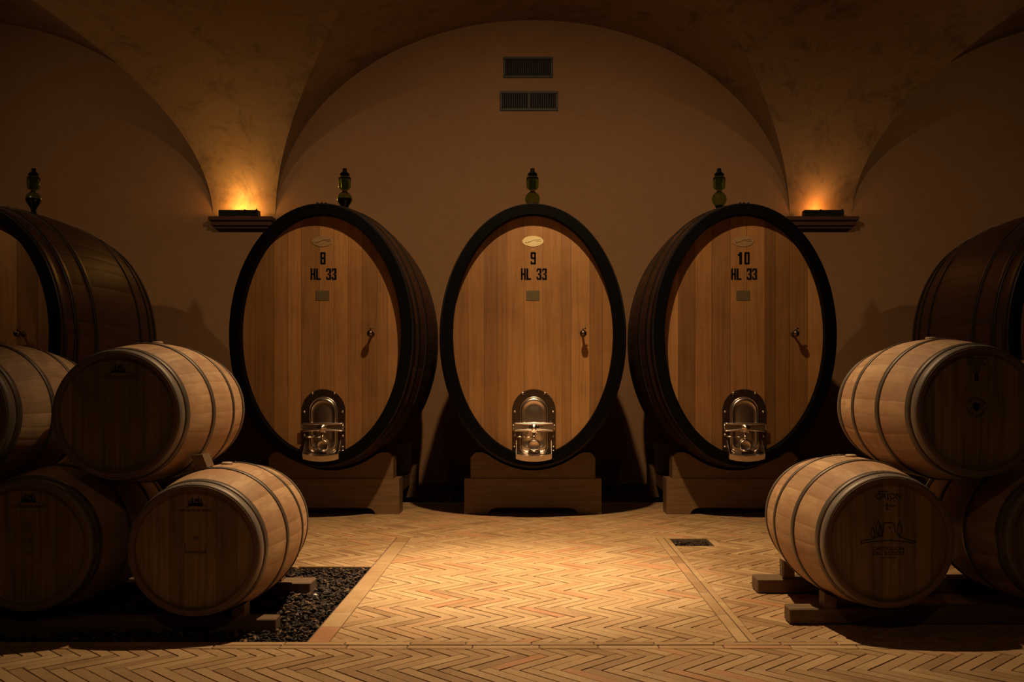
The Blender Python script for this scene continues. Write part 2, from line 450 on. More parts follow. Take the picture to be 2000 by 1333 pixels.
    for i in range(ks+1):
        u = -1+2*i/ks; x = cx+u*.150
        bow = .022*(1-u*u)
        vs += [(x, hy-.004, zl-bow*.4), (x, -.045, zl-.010-bow), (x, -.028, zl-.056-bow), (x, -.024, zl-.054-bow), (x, -.038, zl-.016-bow), (x, hy, zl-.012-bow*.4)]
    for i in range(ks):
        for k in range(6): fs.append((i*6+k, i*6+(k+1) % 6, (i+1)*6+(k+1) % 6, (i+1)*6+k))
    fs += [tuple(range(6)), tuple(range(ks*6+5, ks*6-1, -1))]
    m.add(vs, fs)
    for sx in (-1, 1):
        x = cx+sx*.150
        vs = [(x-.003, hy, zl+.11), (x-.003, hy, zl-.01), (x-.003, -.030, zl-.05), (x-.003, -.046, zl-.008), (x+.003, hy, zl+.11), (x+.003, hy, zl-.01), (x+.003, -.030, zl-.05), (x+.003, -.046, zl-.008)]
        m.add(vs, [(0,1,2,3),(7,6,5,4),(0,4,5,1),(1,5,6,2),(2,6,7,3),(3,7,4,0)])
    m.build('drip_lip', STEEL, dp)
    for (x, zz) in ((-.165, -.66), (.165, -.66), (-.095, -.50), (.095, -.50), (-.165, -.86), (.168, -.87), (-.168, -.965), (.168, -.965), (.168, -.998)):
        m = MB(); m.lathe([(.013, 0), (.012, .006), (.006, .011), (0, .012)], 12, T(cx+x, hy-.008, zz) @ YNEG); m.build('rivet', STEEL, dp)
    return root

def airlock(X, label, fill, k=1.0):
    """hand-blown green glass fermentation lock on the bung hole"""
    z0 = 1.591+CB+CBU-.01
    root = empty('glass_airlock', (X, 8.5+CL/2, z0)); tag(root, label, 'airlock', 'green glass airlocks on the casks')
    m = MB(); m.lathe([(.022, -.01), (.026, .02), (.030, .035), (.022, .045)], 24); m.build('bung', BLACKM, root)
    prof = [(.020, .03), (.026, .06), (.045, .10), (.068, .135), (.075, .165), (.066, .20), (.045, .222), (.026, .235), (.022, .245), (.030, .252), (.052, .262), (.060, .28), (.062, .33), (.060, .372)]
    inner = [(r-.004, h+(.003 if h < .3 else 0)) for r, h in reversed(prof)]
    m = MB(); m.lathe(prof+inner, 36); m.build('glass_body', GLASS, root)
    lv = .165 if fill else .10
    pr = [(r-.006, h+.004) for r, h in prof if h <= lv]; pr.append((pr[-1][0], lv+.001))
    m = MB(); m.lathe(pr, 32); m.build('liquid', WINE, root)
    m = MB(); m.lathe([(.03, .262), (.034, .275), (.036, .37), (.044, .375), (.050, .39), (.046, .41), (.026, .420), (.026, .416), (.042, .407), (.045, .39), (.040, .378), (.031, .373), (.030, .277), (.026, .266)], 32); m.build('inner_cup', GLASS, root)
    m = MB(); m.lathe([(.026, .415), (.048, .398), (.047, .404), (.030, .424), (.020, .428), (.021, .458), (.016, .462), (0, .462)], 24); m.build('stopper', BLACKM, root)
    return root

def cask_stand(X, label):
    root = empty('cask_stand', (X, 8.94, 0)); tag(root, label, 'stand', 'timber stands under the casks')
    for nm, y0, y1 in (('front_cradle', 0, .22), ('rear_cradle', 1.30, 1.52)):
        m = MB()
        hw = .56; zt = .555; zb = .322; pts = [(-hw, zb), (-hw, zt-.045), (-hw+.045, zt)]
        # cradle curve follows the cask belly
        o = (8.94+y0+.11-8.5); d = CBU*(1-(2*o/CL-1)**2)+.014
        for i in range(21):
            x = -.50+i*.05; z = 1.591-(CB+d)*sqrt(max(0, 1-(x/(CA+d))**2))
            pts.append((x, min(z, zt)))
        pts += [(hw-.045, zt), (hw, zt-.045), (hw, zb)]
        cl = []
        for p in pts:
            if not cl or (abs(p[0]-cl[-1][0])+abs(p[1]-cl[-1][1])) > 1e-4: cl.append(p)
        # strips so that the concave outline meshes cleanly
        def topz(x):
            for (xa, za), (xb, zb2) in zip(cl[1:-2], cl[2:-1]):
                if xa <= x <= xb and xb > xa: return za+(zb2-za)*(x-xa)/(xb-xa)
            return zt-.045
        xs = [p[0] for p in cl[1:-1]]
        strip(m, xs, lambda x: zb, topz, y0, y1, .35)
        m.build(nm, STANDW, root)
        m = MB(); HW = .615; zt2 = .32
        def botz(x):
            ax = abs(x)
            if ax > .40: return 0.0
            if ax > .33: return .055*sqrt(max(0, 1-((ax-.33)/.07)**2)) if ax < .40 else 0
            return .058
        xs = sorted(set([-HW, -.43, -.40, -.395, -.385, -.37, -.35, -.33, 0, .33, .35, .37, .385, .395, .40, .43, HW]))
        strip(m, xs, botz, lambda x: zt2, y0-.012, y1+.012, .6)
        m.build('sill_block', STANDW, root)
    for sx in (-1, 1):
        m = MB(); m.box(sx*.50-.05, sx*.50+.05, .232, 1.288, .13, .25, .004); m.build('side_rail', STANDW, root)
    return root
def strip(m, xs, lo, hi, y0, y1, tint):
    vs = []; fs = []
    for x in xs: vs += [(x, y0, lo(x)), (x, y0, hi(x)), (x, y1, hi(x)), (x, y1, lo(x))]
    for i in range(len(xs)-1):
        for k in range(4): fs.append((i*4+k, i*4+(k+1) % 4, (i+1)*4+(k+1) % 4, (i+1)*4+k))
    fs += [(0, 1, 2, 3), tuple(len(vs)-4+i for i in (3, 2, 1, 0))]
    m.add(vs, fs, tint)

def cuts_of(seed, a, n):
    r = random.Random(seed); w = [r.uniform(.7, 1.3) for _ in range(n)]; t = sum(w); c = []; x = -a
    for k in w[:-1]: x += 2*a*k/t; c.append(x)
    return c, [r.random() for _ in range(n)]
A_ = CA-.088
c9 = [-.56, -.42, -.305, -.225, -.075, .085, .25, .33, .49, .60]; t9 = [.25, .45, .2, .35, .62, .80, .72, .55, .85, .3, .5]
c8 = [-.58, -.42, -.30, -.185, -.03, .10, .22, .34, .47, .56]; t8 = [.3, .2, .55, .75, .35, .6, .7, .5, .25, .4, .65]
make_cask(.004, '9', 11, 'middle oval cask stencilled 9, HL 33, with the bright oval plaque', PLAQ, c9, t9)
make_cask(-1.81, '8', 12, 'oval cask stencilled 8, HL 33, left of the middle cask', PLAQ_SHADE, c8, t8)
c, t = cuts_of(5, A_, 10); make_cask(1.817, '10', 13, 'oval cask stencilled 10, HL 33, right of the middle cask', PLAQ_SHADE, c, t)
c, t = cuts_of(6, A_, 9); make_cask(-4.82, None, 14, 'dark oval cask cut by the left edge of the photo, behind the small barrels', PLAQ_SHADE, c, t)
c, t = cuts_of(8, A_, 9); make_cask(4.86, None, 15, 'dark oval cask cut by the right edge of the photo, behind the small barrels', PLAQ_SHADE, c, t)
airlock(0.0, 'green glass airlock on top of the middle cask stencilled 9', False)
airlock(-1.81, 'green glass airlock half full of dark liquid on the cask stencilled 8', True)
airlock(1.80, 'pale green glass airlock with empty round bulb on the cask stencilled 10', False)
airlock(-4.81, 'green glass airlock on the far left cask, lower bulb dark', True)
airlock(4.84, 'green glass airlock on the dark cask at the right edge', True)
cask_stand(.004, 'timber stand with arched foot under the middle cask stencilled 9')
cask_stand(-1.81, 'timber stand under the cask stencilled 8')
cask_stand(1.817, 'timber stand under the cask stencilled 10')
cask_stand(-4.82, 'timber stand under the dark cask at the left edge, behind the barrels')
cask_stand(4.86, 'timber stand under the dark cask at the right edge, behind the barrels')

# ---- barriques
BR, BL, BB = .305, 1.03, .058
def small_emblem(m, x, z, y, k=1.0):
    for (dx, h, w) in ((-.033, .022, .006), (-.024, .034, .006), (-.014, .045, .009), (-.002, .040, .006), (.017, .047, .009), (.028, .036, .007), (.036, .02, .005)):
        m.prism([(x+k*(dx-w/2), z), (x+k*(dx+w/2), z), (x+k*(dx+w*.35), z+k*h*.7), (x+k*dx, z+k*h), (x+k*(dx-w*.35), z+k*h*.7)], y-.0008, y+.0004)
    m.prism([(x-k*.036, z-k*.002), (x+k*.036, z-k*.002), (x+k*.02, z+k*.011), (x-k*.02, z+k*.011)], y-.0008, y+.0004)
    m.box(x+k*.002, x+k*.012, y-.0008, y+.0004, z+k*.018, z+k*.032)
    stroke(m, [(x-k*.048, z-k*.008), (x-k*.01, z-k*.002), (x+k*.055, z-k*.006)], .0022, y)
def make_barrel(X, Y, Z, yaw, roll, seed, label, mark=None):
    root = empty('wine_barrel', (X, Y, Z-BR-BB), yaw); tag(root, label, 'barrel', 'small oak wine barrels stacked on the racks')
    z = BR+BB
    def bd(mb, name, mat):
        o = mb.build(name, mat, root); o.location = (0, 0, z); return o
    m = MB(); staves(m, BL, BR-.002, BR-.002, BB, 27, seed, 0, 18, 3, .0005); bd(m, 'staves', BARW)
    m = MB(); annulus(m, BR-.001, BR-.001, .023, -.001, .06, 80, .003); bd(m, 'chime', CHIME); m = MB(); annulus(m, BR-.001, BR-.001, .023, BL-.06, BL+.001, 80, .0); bd(m, 'rear_chime', CHIME)
    for i, (o0, o1) in enumerate(((.003, .050), (.060, .098), (.335, .373), (BL-.373, BL-.335), (BL-.098, BL-.060), (BL-.050, BL-.003))):
        m = MB(); hoop(m, BL, BR, BR, BB, o0, o1, .0025)
        d = BB*(1-((o0+o1)/BL-1)**2)
        for k in (0, 1):
            t = pi/2+.05+k*.10-(.04 if i else 0)
            m.lathe([(.0055, 0), (.0045, .003), (0, .0045)], 8, T((BR+d)*cos(t), (o0+o1)/2, (BR+d)*sin(t)+.002))
        bd(m, 'hoop', GALV if i in (0, 5) else GALVD)
    c, t = cuts_of(seed*3+1, BR-.022, 7)
    hy = .032
    m = MB(); head(m, BR-.021, BR-.021, hy, c, t, .02, .0008); hd = bd(m, 'head', BHEAD)
    m = MB(); head(m, BR-.021, BR-.021, BL-.052, c, t, .02, .0008); bd(m, 'rear_head', BHEAD)
    m = MB(); m.lathe([(.028, 0), (.028, .009), (.024, .013), (0, .013)], 20, T(0, BL/2, BR+BB-.003)); bd(m, 'bung', BUNGM)
    y = hy-.0006
    if mark == 'small':
        m = MB(); small_emblem(m, 0, .208, y, .95); m.build('castle_emblem', BRAND, hd)
        m = MB(); put_text(m, 'CASTIGLION DEL BOSCO', .0155, 0, .184, y, .158); m.build('branded_name', BRAND, hd)
    if mark == 'small' and seed == 21:
        m = MB(); m.box(-.05, -.046, y-.0005, y, -.02, .03); m.box(-.046, .05, y-.0005, y, -.02, -.008); m.box(-.008, .014, y-.0005, y, .045, .062); m.box(.045, .05, y-.0005, y, -.02, .01); m.build('faded_stamp', FAINT, hd)
    if seed == 23:
        m = MB()
        for k, zz in enumerate((.10, .075, .03, .02, -.04)): stroke(m, [(-.012, zz), (.01, zz+.004), (.004, zz-.01)], .004, y)
        m.build('chalk_marks', FAINT, hd)
    if mark == 'orion':
        m = MB(); put_text(m, 'OR', .040, -.034, .210, y, .052); put_text(m, 'I', .052, .0, .207, y); put_text(m, 'ON', .040, .036, .210, y, .054)
        stroke(m, [(-.046, .233), (.0, .235)], .004, y)
        for k in range(3): m.lathe([(.003, 0), (.003, .0008)], 8, T(.012+.020*k, y, .189) @ YNEG)
        stroke(m, [(-.004, .180), (-.004, .150)], .004, y); stroke(m, [(-.022, .168), (.014, .168)], .0022, y); stroke(m, [(-.010, .152), (.004, .152)], .003, y); worn_line(m, .006, .036, .166, .166, .008, y)
        m.build('branded_title', BRAND, hd)
        m = MB(); z0 = .045
        stroke(m, [(-.128, -.010), (-.128, .002), (-.075, .010), (-.055, .020), (-.038, .024), (-.026, .023), (-.02, .06), (-.018, .085), (.018, .088), (.030, .080), (.036, .05), (.045, .026), (.06, .020), (.09, .008), (.13, -.002), (.13, -.012), (.09, -.004), (.0, .004), (-.07, -.002), (-.128, -.010)], .0032, y)
        for cx, zb, h, w in ((-.072, .014, .05, .010), (-.046, .026, .072, .011), (-.036, .024, .055, .010), (.056, .024, .070, .011)):
            stroke(m, [(cx, zb), (cx-w, zb+h*.3), (cx-w*.7, zb+h*.7), (cx, zb+h), (cx+w*.7, zb+h*.7), (cx+w, zb+h*.3), (cx, zb)], .003, y)
        m.box(.006, .012, y-.0008, y, .060, .068); m.build('landscape_emblem', BRAND, hd)
        m = MB(); put_text(m, 'CASTIGLION', .024, .002, -.036, y, .152); put_text(m, 'DEL BOSCO', .024, .002, -.058, y, .152); stroke(m, [(-.035, -.078), (.04, -.078)], .0025, y); m.build('branded_name', BRAND, hd)
    if mark == 'round':
        m = MB(); worn_line(m, -.052, .043, .252, .252, .009, y); worn_line(m, -.042, .032, .236, .236, .009, y); worn_line(m, -.052, .043, .222, .222, .008, y); worn_line(m, -.03, .02, .209, .209, .008, y)
        put_text(m, 'GF', .030, -.006, .188, y); m.build('branded_text', BRAND, hd)
        m = MB(); stencil(m, '8', -.006, .160, .018, .030, .01, y); m.build('stencilled_figure', INK, hd)
        m = MB(); cz = .018; cx = -.006
        for s, a0, a1, up in (('CASTIGLION', 152, 28, 1), ('DEL BOSCO', 208, 332, 0)):
            for i, ch in enumerate(s):
                if ch == ' ': continue
                t = R(a0+(a1-a0)*i/(len(s)-1)); rr = .043
                put_text(m, ch, .017, cx+rr*cos(t), cz+rr*sin(t), y, None, t-pi/2 if up else t+pi/2)
        m.prism([(cx-.018, cz+.018), (cx, cz+.022), (cx+.018, cz+.018), (cx+.016, cz-.004), (cx, cz-.022), (cx-.016, cz-.004)], y-.0008, y)
        m.lathe([(.003, 0), (.003, .0008)], 8, T(cx-.045, y, cz-.004) @ YNEG); m.lathe([(.003, 0), (.003, .0008)], 8, T(cx+.045, y, cz-.004) @ YNEG)
        m.build('round_stamp', INK, hd)
    return root
make_barrel(-1.588, 4.66, .404, 0, 0, 21, 'front barrel at the foot of the left stack, beside the brick path', 'small')
make_barrel(-2.003, 4.78, 1.035, -R(1.0), 0, 22, 'barrel on top of the left stack, whole head in view, wedged by a chock', 'small')
make_barrel(-2.40, 4.71, .416, 0, 0, 23, 'shadowed lower barrel at the left edge, below the upper barrels', 'small')
make_barrel(-2.815, 4.76, 1.035, 0, 0, 24, 'upper barrel cut by the left edge, only its side and hoops showing')
make_barrel(1.676, 4.66, .443, R(2.4), 0, 25, 'lower barrel of the right stack branded ORION with a hill drawing', 'orion')
make_barrel(2.118, 4.70, 1.055, R(3.6), 0, 26, 'upper barrel of the right stack with the round shield stamp', 'round')
make_barrel(2.56, 4.72, .443, R(1.5), 0, 27, 'shadowed lower barrel cut by the right edge of the photo')
make_barrel(3.03, 4.90, 1.03, R(1.0), 0, 28, 'upper barrel at the right edge, only a sliver of its rim showing')

# racks
def beam(name, x0, x1, y0, y1, z0, z1, label):
    o = empty(name, ((x0+x1)/2, (y0+y1)/2, z0)); w = (x1-x0)/2; d = (y1-y0)/2
    m = MB(); m.box(-w, w, -d, d, 0, z1-z0, .006, .4)
    b = m.build(name, BEAMW); b.location = o.location; bpy.data.objects.remove(o)
    tag(b, label, 'beam', 'timber rack beams under the barrels'); return b
beam('rack_beam', -3.6, -1.24, 4.80, 4.90, -.045, .05, 'front timber beam lying on gravel under the left barrels')
beam('rack_beam', -3.6, -1.262, 5.66, 5.82, -.045, .05, 'rear timber beam on gravel under the left barrels')
beam('rack_beam', 1.264, 3.9, 4.885, 5.0, 0.003, .08, 'front timber beam on brick floor under the right barrels')
beam('rack_beam', 1.267, 3.9, 5.60, 5.75, 0.003, .082, 'rear timber beam on brick floor under the right barrels')
def chock(X, Y, zb, w, d, h, flip, label, tilt=0.0):
    """wedge whose sloping face meets the barrel"""
    m = MB(); p = [(-w/2, 0), (w/2, 0), (w/2, h*.62), (-w/2, h)] if not flip else [(-w/2, 0), (w/2, 0), (w/2, h), (-w/2, h*.62)]
    m.prism(p, -d/2, d/2, .7); b = m.build('wooden_chock', BEAMW); b.location = (X, Y, zb); b.rotation_euler = (0, tilt, 0)
    tag(b, label, 'chock', 'wooden chocks wedging the barrels')
chock(-1.42, 4.85, .05, .06, .09, .07, True, 'wooden chock on the front left beam, right under the front barrel')
chock(-1.47, 5.735, .05, .07, .09, .06, True, 'wooden chock on the rear left beam, behind the front barrel')
chock(1.465, 4.94, .08, .06, .09, .075, False, 'wooden chock on the front right beam, left under the ORION barrel')
chock(1.450, 5.67, .082, .06, .10, .10, False, 'wooden chock on the rear right beam, left under the ORION barrel')
m = MB(); m.prism([(-.030, -.045), (.030, -.035), (.028, .035), (-.026, .045)], -.055, .055, .8); b = m.build('wooden_chock', BEAMW); b.location = (-1.672, 5.05, .788); b.rotation_euler = (0, -.35, .0)
tag(b, 'wooden chock wedged between the upper and front barrels of the left stack', 'chock', 'wooden chocks wedging the barrels')

# ------------------------------------------------------------------ floor
W = .060; NB = 5
def clip(poly, x0, x1, y0, y1):
    for ax, v, sg in ((0, x0, 1), (0, x1, -1), (1, y0, 1), (1, y1, -1)):
        out = []
        for i in range(len(poly)):
            p, q = poly[i-1], poly[i]; dp, dq = sg*(p[ax]-v), sg*(q[ax]-v)
            if dp >= 0: pass
            if (dp >= 0) != (dq >= 0):
                t = dp/(dp-dq); out.append((p[0]+(q[0]-p[0])*t, p[1]+(q[1]-p[1])*t))
            if dq >= 0: out.append(q)
        poly = out
        if len(poly) < 3: return []
    return poly
def area(p): return abs(sum(p[i-1][0]*p[i][1]-p[i][0]*p[i-1][1] for i in range(len(p))))/2
FL = MB()
rf = random.Random(3)
def brick_face(poly, tint, z):
    if area(poly) < 2e-4: return
    cx = sum(p[0] for p in poly)/len(poly); cy = sum(p[1] for p in poly)/len(poly); n = len(poly)
    tx, ty = rf.uniform(-.004, .004), rf.uniform(-.004, .004)
    def ins(k, d):
        o = []
        for p in poly:
            l = sqrt((p[0]-cx)**2+(p[1]-cy)**2) or 1; f = max(.3, 1-d/l); o.append((cx+(p[0]-cx)*f, cy+(p[1]-cy)*f))
        return o
    a = poly; b = ins(1, .0035)
    vs = [(x, y, -.007) for x, y in a]+[(x, y, z-.002) for x, y in a]+[(x, y, z+tx*(x-cx)+ty*(y-cy)) for x, y in b]
    fs = [(i, (i+1) % n, n+(i+1) % n, n+i) for i in range(n)]+[(n+i, n+(i+1) % n, 2*n+(i+1) % n, 2*n+i) for i in range(n)]+[tuple(range(2*n, 3*n))]
    FL.add(vs, fs, tint)
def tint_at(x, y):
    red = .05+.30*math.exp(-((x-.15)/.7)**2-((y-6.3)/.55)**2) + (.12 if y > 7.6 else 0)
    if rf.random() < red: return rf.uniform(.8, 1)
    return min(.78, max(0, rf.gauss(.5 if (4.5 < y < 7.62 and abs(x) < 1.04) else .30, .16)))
def herring(x0, x1, y0, y1, ox=0, oy=0, g=.0026):
    s = sqrt(.5)
    R_ = int(max(x1-x0, y1-y0)/W)+2*NB
    mx, my = (x0+x1)/2+ox, (y0+y1)/2+oy
    for i in range(-R_, R_):
        for j in range(-R_, R_):
            t = (i-j) % (2*NB)
            if t == 0: q = (i, i+NB, j, j+1)
            elif t == 2*NB-1: q = (i, i+1, j, j+NB)
            else: continue
            # quick reject
            cxg, cyg = (q[0]+q[1])/2*W, (q[2]+q[3])/2*W
            X_, Y_ = mx+(cxg+cyg)*s, my+(-cxg+cyg)*s
            if X_ < x0-.2 or X_ > x1+.2 or Y_ < y0-.2 or Y_ > y1+.2: continue
            jg = g+rf.uniform(-.0008, .001)
            cs = [(q[0]*W+jg, q[2]*W+jg), (q[1]*W-jg, q[2]*W+jg), (q[1]*W-jg, q[3]*W-jg), (q[0]*W+jg, q[3]*W-jg)]
            cs = [(a+rf.uniform(-.001, .001), b+rf.uniform(-.001, .001)) for a, b in cs]
            poly = [(mx+(a+b)*s, my+(-a+b)*s) for a, b in cs]
            poly = clip(poly, x0, x1, y0, y1)
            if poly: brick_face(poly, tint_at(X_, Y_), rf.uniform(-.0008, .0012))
def course(x0, x1, y0, y1, along, L=.28):
    p = x0 if along == 'x' else y0; e = x1 if along == 'x' else y1
    while p < e-.02:
        q = min(e, p+L*rf.uniform(.9, 1.1))
        if along == 'x': poly = [(p+.003, y0+.003), (q-.003, y0+.003), (q-.003, y1-.003), (p+.003, y1-.003)]
        else: poly = [(x0+.003, p+.003), (x1-.003, p+.003), (x1-.003, q-.003), (x0+.003, q-.003)]
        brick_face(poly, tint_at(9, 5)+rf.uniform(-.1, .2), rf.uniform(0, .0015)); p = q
XL, XR = -6.7, 6.7
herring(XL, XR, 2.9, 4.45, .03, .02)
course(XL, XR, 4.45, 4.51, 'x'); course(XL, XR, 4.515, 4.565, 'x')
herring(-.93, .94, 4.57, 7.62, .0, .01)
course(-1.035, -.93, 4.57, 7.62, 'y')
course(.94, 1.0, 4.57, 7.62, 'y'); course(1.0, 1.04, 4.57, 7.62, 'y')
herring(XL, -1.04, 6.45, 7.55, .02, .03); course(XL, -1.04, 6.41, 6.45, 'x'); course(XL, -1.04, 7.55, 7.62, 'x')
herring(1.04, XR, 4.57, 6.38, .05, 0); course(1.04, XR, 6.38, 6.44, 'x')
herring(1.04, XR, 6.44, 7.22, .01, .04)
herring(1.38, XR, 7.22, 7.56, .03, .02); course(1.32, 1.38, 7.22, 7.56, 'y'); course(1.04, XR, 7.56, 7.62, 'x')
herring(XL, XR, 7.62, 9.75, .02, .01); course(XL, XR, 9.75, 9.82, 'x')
# mortar bed / slab around the gravel beds
def slab(x0, x1, y0, y1, z=-.0035): FL.add([(x0, y0, z), (x1, y0, z), (x1, y1, z), (x0, y1, z), (x0, y0, -.2), (x1, y0, -.2), (x1, y1, -.2), (x0, y1, -.2)], [(0,1,2,3),(7,6,5,4),(0,4,5,1),(1,5,6,2),(2,6,7,3),(3,7,4,0)], .4, 1)
GX0, GX1, GY0, GY1 = -6.7, -1.04, 4.58, 6.41
slab(-10.5, 10.5, -2, GY0); slab(GX1, 1.04, GY0, 9.82); slab(-10.5, GX0, GY0, 9.82); slab(GX0, GX1, GY1, 9.82)
slab(1.04, 10.5, GY0, 7.22); slab(1.32, 10.5, 7.22, 7.56); slab(1.04, 10.5, 7.56, 9.82)
fl = FL.build('floor', [BRICK, MORTAR], None, False); tag(fl, 'herringbone brick floor with straight brick courses', kind='structure')
m = MB()
for (x0, x1, y0, y1) in ((GX0, GX1, GY0, GY1), (1.04, 1.32, 7.22, 7.56), (-10.5, 10.5, 9.82, 12.0)):
    m.add([(x0, y0, -.055), (x1, y0, -.055), (x1, y1, -.055), (x0, y1, -.055)], [(0, 1, 2, 3)])
tag(m.build('floor_bed', EARTH, None, False), 'dark earth under the gravel beds', kind='structure')

# gravel
PH = (1+sqrt(5))/2
ICO = [Vector(v).normalized() for v in ((-1,PH,0),(1,PH,0),(-1,-PH,0),(1,-PH,0),(0,-1,PH),(0,1,PH),(0,-1,-PH),(0,1,-PH),(PH,0,-1),(PH,0,1),(-PH,0,-1),(-PH,0,1))]
ICF = [(0,11,5),(0,5,1),(0,1,7),(0,7,10),(0,10,11),(1,5,9),(5,11,4),(11,10,2),(10,7,6),(7,1,8),(3,9,4),(3,4,2),(3,2,6),(3,6,8),(3,8,9),(4,9,5),(2,4,11),(6,2,10),(8,6,7),(9,8,1)]
def gravel(m, x0, x1, y0, y1, n, zlo, zhi, big, rnd):
    for _ in range(n):
        s = rnd.uniform(.5, 1)*big; X = rnd.uniform(x0+s, x1-s); Y = rnd.uniform(y0+s*.7, y1-s*.7)
        sx, sy, sz = s, s*rnd.uniform(.35, .7), s*rnd.uniform(.22, .5)
        a = rnd.uniform(0, pi); tl = rnd.uniform(-.5, .5); Rm = Matrix.Rotation(a, 3, 'Z') @ Matrix.Rotation(tl, 3, 'Y')
        Z = rnd.uniform(zlo, zhi)
        vs = []
        for v in ICO:
            k = rnd.uniform(.75, 1.15); p = Rm @ Vector((v.x*sx*k, v.y*sy*k, v.z*sz*k)); vs.append((X+p.x, Y+p.y, Z+p.z))
        m.add(vs, ICF, min(1, rnd.random()**1.6), 0, rnd.random() < .6)
rg = random.Random(9)
m = MB(); gravel(m, -2.3, GX1, GY0, GY1, 9000, -.036, -.003, .024, rg); gravel(m, -6.6, -2.3, GY0, GY1, 3500, -.036, -.006, .028, rg)
tag(m.build('gravel', GRAV, None, False), 'bed of dark gravel sunk beside the brick path under the left barrels', 'gravel', kind='stuff')
m = MB(); gravel(m, 1.04, 1.32, 7.22, 7.56, 700, -.05, -.012, .014, rg)
tag(m.build('gravel', GRAV, None, False), 'small square pocket of dark gravel in the brick floor, right of the path', 'gravel', kind='stuff')
m = MB(); gravel(m, -6.5, 6.5, 9.83, 11.95, 6000, -.053, -.02, .03, rg)
tag(m.build('gravel', GRAV, None, False), 'dark gravel strip along the foot of the back wall behind the casks', 'gravel', kind='stuff')
m = MB(); m.lathe([(0, -.010), (.007, -.007), (.011, 0), (.008, .007), (0, .010)], 14); o = m.build('white_pebble', STONEW); o.location = (-1.222, 5.60, -.008)
tag(o, 'single small white pebble on the gravel by the end of the rear left beam', 'pebble')

# ------------------------------------------------------------------ room shell
WY = 12.0; ZS = 3.15; LR, LH = 3.10, 2.40; MD, MH = 3.45, 2.1; PC = 3.475
def mh(d): return MH*sqrt(max(0, 1-(1-min(d, MD)/MD)**2))
ds = [MD*(i/46)**2 for i in range(47)]+[5, 8, 11, 14]
def xg(d): return LR*sqrt(1-(mh(d)/LH)**2)
m = MB()
for c in (-2*PC, 0, 2*PC):
    nu = 48; vs = []; fs = []
    for d in ds:
        g = xg(d); u0 = math.acos(g/LR)
        for k in range(nu+1):
            th = u0+(pi-2*u0)*k/nu; vs.append((c+LR*cos(th), WY-d, ZS+LH*sin(th)))
    for i in range(len(ds)-1):
        for k in range(nu): a = i*(nu+1)+k; fs.append((a, a+1, a+nu+2, a+nu+1))
    m.add(vs, fs, .5, 0, True)
for p in (-3*PC, -PC, PC, 3*PC):
    nu = 14; vs = []; fs = []
    for d in ds:
        hw = PC-xg(d)
        for k in range(nu+1): vs.append((p-hw+2*hw*k/nu, WY-d, ZS+mh(d)))
    for i in range(len(ds)-1):
        for k in range(nu): a = i*(nu+1)+k; fs.append((a, a+nu+1, a+nu+2, a+1))
    m.add(vs, fs, .5, 0, True)
tag(m.build('ceiling', VAULTM, None, False), 'groined plaster vault coming down on corbels', kind='structure')
def wall(name, vs, lab): m = MB(); m.add(vs, [(0, 1, 2, 3)]); tag(m.build(name, WALLM, None, False), lab, kind='structure')
XW = 10.45
wall('wall_back', [(-XW, WY, -.2), (XW, WY, -.2), (XW, WY, 6.2), (-XW, WY, 6.2)], 'tan plaster back wall with three arches')
wall('wall_left', [(-XW, -2, -.2), (-XW, WY, -.2), (-XW, WY, 6.2), (-XW, -2, 6.2)], 'left plaster wall')
wall('wall_right', [(XW, -2, -.2), (XW, WY, -.2), (XW, WY, 6.2), (XW, -2, 6.2)], 'right plaster wall')
wall('wall_front', [(-XW, -2, -.2), (XW, -2, -.2), (XW, -2, 6.2), (-XW, -2, 6.2)], 'plaster wall behind the viewer')

# corbels with up-lights
def corbel(X, w, label):
    root = empty('corbel', (X, WY, 3.02)); tag(root, label, 'corbel', 'terracotta corbels at the foot of the vault piers')
    for nm, k, d, z0, z1 in (('bottom_tile', .88, .10, 0, .028), ('middle_tile', .95, .14, .031, .085), ('top_tile', 1, .18, .088, .135)):
        m = MB(); m.box(-w*k, w*k, -d, 0, z0, z1, .006); m.build(nm, TERRA, root)
corbel(-3.475, .38, 'terracotta corbel under the left vault pier, next to the cask stencilled 8')
corbel(3.45, .43, 'terracotta corbel under the right vault pier, next to the cask stencilled 10')
def emis(name, col, st):
    m, nt, b = newmat(name); b.inputs['Emission Color'].default_value = (*col, 1); b.inputs['Emission Strength'].default_value = st; b.inputs['Base Color'].default_value = (*col, 1); return m
GLOW = emis('lamp_tube_glow', (1, .55, .16), 6)
def uplight(X, w, lx, label):
    root = empty('uplight', (X, WY-.10, 3.157)); tag(root, label, 'lamp', 'up-lights on the corbels')
    m = MB(); h = .075
    m.box(-w, w, -.06, -.052, 0, h, .001); m.box(-w, w, .052, .06, 0, h*.6, .001); m.box(-w, -w+.008, -.052, .052, 0, h, .001); m.box(w-.008, w, -.052, .052, 0, h, .001); m.box(-w, w, -.052, .052, 0, .008, .001)
    m.prism([(w-.03, h), (w-.01, h), (w-.018, h+.022)], -.06, -.054); m.prism([(lx+.01, h-.002), (lx+.045, h-.002), (lx+.03, h+.012)], -.06, -.054)
    m.build('housing', BLACKM, root)
    m = MB(); m.tube([(lx-.10, .01, .035), (lx+.10, .01, .035)], .012, 10); m.build('lamp_tube', GLOW, root)
uplight(-3.50, .235, .05, 'black trough up-light glowing on the left corbel')
uplight(3.47, .235, -.07, 'black trough up-light glowing on the right corbel')

